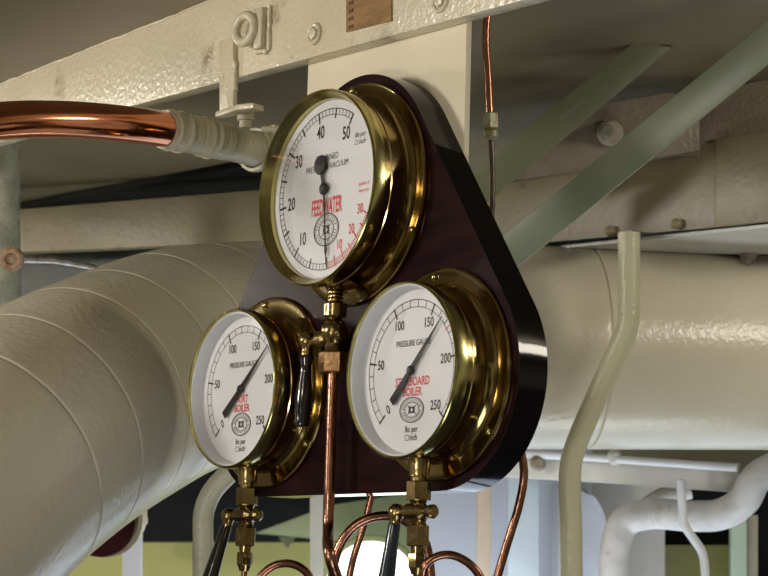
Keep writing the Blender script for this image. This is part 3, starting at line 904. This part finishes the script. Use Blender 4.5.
def post(name, label, x0, x1, y0, y1, d, mat, cat='post', th=.03, bev=.002, group=None):
    bm = slab([(x0, y0, d), (x1, y0, d), (x1, y1, d), (x0, y1, d)], th, bev)
    return tag(link(name, bm, mat, smooth=40, base=P((x0 + x1) / 2, (y0 + y1) / 2, d)), label, cat, group)

post('steel_post', 'pale blue-white square post at lower left beside the dark red cover', 122, 141, 505, 660, 3.9, WHITE)
post('steel_post', 'cream white post seen below the board left of the middle copper tube', 310, 323, 470, 660, 4.2, paint('offwhite_post', (.62, .60, .52), .4))
post('steel_post', 'beige post below the board, right of the right valve', 477, 491, 470, 660, 4.4, paint('beige_post', (.66, .55, .42), .4))
post('steel_post', 'broad bright pale blue post next to the curving copper tube', 508, 539, 462, 660, 4.4, paint('icy_post', (.60, .70, .78), .3))
post('steel_post', 'pale green post at lower right, left of the beige one', 731, 747, 515, 660, 5.0, paint('pale_green_post', (.48, .58, .44), .4))
post('steel_post', 'narrow beige post near the lower right corner', 748, 758, 515, 660, 5.05, paint('sand_post', (.45, .40, .30), .45))

# far panels
post('partition_panel', 'yellow-green painted panel at the bottom left', 20, 480, 536, 760, 6.0, LIME, 'panel', .05)
post('dark_mass', 'black machinery casing behind the bent cream pipe at lower left', 120, 400, 440, 541, 5.6, DARK, 'machinery', .2)
bm = bmesh.new()
prism(bm, [P(255, 533, 5.4), P(330, 505, 5.4), P(440, 488, 5.4), P(445, 548, 5.4), P(398, 549, 5.4), P(340, 541, 5.4)], V((FW.x, FW.y, 0)).normalized() * .05, .004)
tag(link('canopy_sheet', bm, OLIVE, smooth=40, base=P(340, 525, 5.4)), 'olive green sloping cover seen under the board', 'cover')
bm = bmesh.new()
prism(bm, [P(278, 537, 5.3), P(296, 537, 5.3), P(287, 548, 5.3)], V((FW.x, FW.y, 0)).normalized() * .02)
tag(link('hanging_flag', bm, paint('olive_brown', (.09, .09, .03), .5), base=P(287, 540, 5.3)), 'small olive pointed bracket below the sloping cover', 'bracket')
t = empty('bright_opening', P(378, 560, 5.2), 'overexposed round bright window low behind the right valve', 'window')
tb = t.location.copy()
bm = bmesh.new(); lathe(bm, [(0, 0), (.118, 0), (.118, .004), (0, .004)], loc(P(372, 586, 5.18)), -FW, 48); link('pane', bm, DAYPANE, t, 30)
bm = bmesh.new(); lathe(bm, [(.118, -.01), (.132, -.01), (.132, .012), (.118, .012)], loc(P(372, 586, 5.18)), -FW, 48, close=True); link('frame', bm, paint('olive_frame', (.30, .32, .12), .4), t, 30)
post('partition_panel', 'pale blue-grey panel between the right valve and the broad pale post', 420, 592, 440, 700, 4.9, PALEBLUE, 'panel', .04)
post('partition_panel', 'yellow-green panel seen low between the white pipes at right', 630, 745, 545, 700, 6.1, paint('mustard_green_paint', (.20, .20, .05), .4, (.13, .13, .035)), 'panel', .05)
post('dark_mass', 'black machinery opening between the white pipes at right', 620, 800, 480, 700, 6.3, DARK, 'machinery', .2)
post('partition_panel', 'grey-beige panel behind the rounded pale casing, left of the insulated pipe', 585, 665, 470, 700, 5.0, paint('grey_beige_panel', (.50, .48, .44), .45), 'panel', .04)
bm = bmesh.new()
pts = [P(556, 700, 4.7), P(556, 486, 4.7)] + [P(572 + 35 * math.cos(a), 532 - 46 * math.sin(a), 4.7) for a in [PI / 2 - PI / 2 * k / 10 for k in range(11)]] + [P(607, 700, 4.7)]
prism(bm, pts, V((FW.x, FW.y, 0)).normalized() * .12, .01, 3)
tag(link('round_topped_casing', bm, PALEBLUE, smooth=50, base=P(580, 540, 4.7)), 'pale blue casing with rounded corner behind the lower end of the ivory bent pipe', 'casing')

# white girder with conduit
t = empty('white_girder', P(630, 472, 4.2), 'white painted girder running just under the big pipe at right', 'girder')
tb = t.location.copy()
bm = bmesh.new()
prism(bm, [loc(P(*p)) for p in ((490, 450, 4.3), (740, 463, 4.05), (738, 492, 4.05), (600, 482, 4.19), (490, 476, 4.3))], V((FW.x, FW.y, 0)).normalized() * .03, .003)
GIR = paint('white_girder_paint', (.62, .60, .55), .35, (.53, .51, .47), 8, .2, 60)
link('web', bm, GIR, t, 40)
bm = bmesh.new(); tube(bm, [loc(P(500, 453, 4.26)), loc(P(600, 458, 4.16)), loc(P(738, 468, 4.02))], .0085, 14); link('conduit', bm, WHITE, t, 60)
for px, py in ((538, 463), (615, 457)):
    bm = bmesh.new(); lathe(bm, [(0, -.004), (.017, -.004), (.017, .006), (.010, .014), (0, .015)], loc(P(px, py, 4.22 if px < 560 else 4.15)), -FW, 20); link('bolt_head', bm, HG if px < 560 else GIR, t, 40)

# white insulated pipe with elbows
pipe('insulated_pipe', 'thick white insulated pipe with two elbows at lower right',
     [P(840, 450, 4.0), P(785, 464, 4.0), P(757, 478, 4.0), P(744, 500, 4.02), P(722, 514, 4.05), P(690, 516, 4.1), P(650, 514, 4.14), P(625, 522, 4.16), P(616, 545, 4.16), P(614, 590, 4.16), P(614, 680, 4.16)],
     .032, paint('white_insulation', (.62, .61, .61), .5, (.46, .45, .45), 14, .5, 60, dirt=(.22, .19, .17), dirt_scale=9), n=28)
pipe('bent_pipe', 'thin white S-bent pipe in front of the insulated pipe at lower right',
     [P(681, 480, 3.92), P(682, 505, 3.92), P(684, 524, 3.92), P(693, 538, 3.92), P(702, 552, 3.92), P(705, 570, 3.92), P(706, 640, 3.92)], .0088, WHITE)
pipe('insulated_pipe', 'short white pipe with dark shadowed stub above the insulated pipe',
     [P(640, 512, 4.4), P(660, 498, 4.4), P(690, 490, 4.4)], .02, GIR)
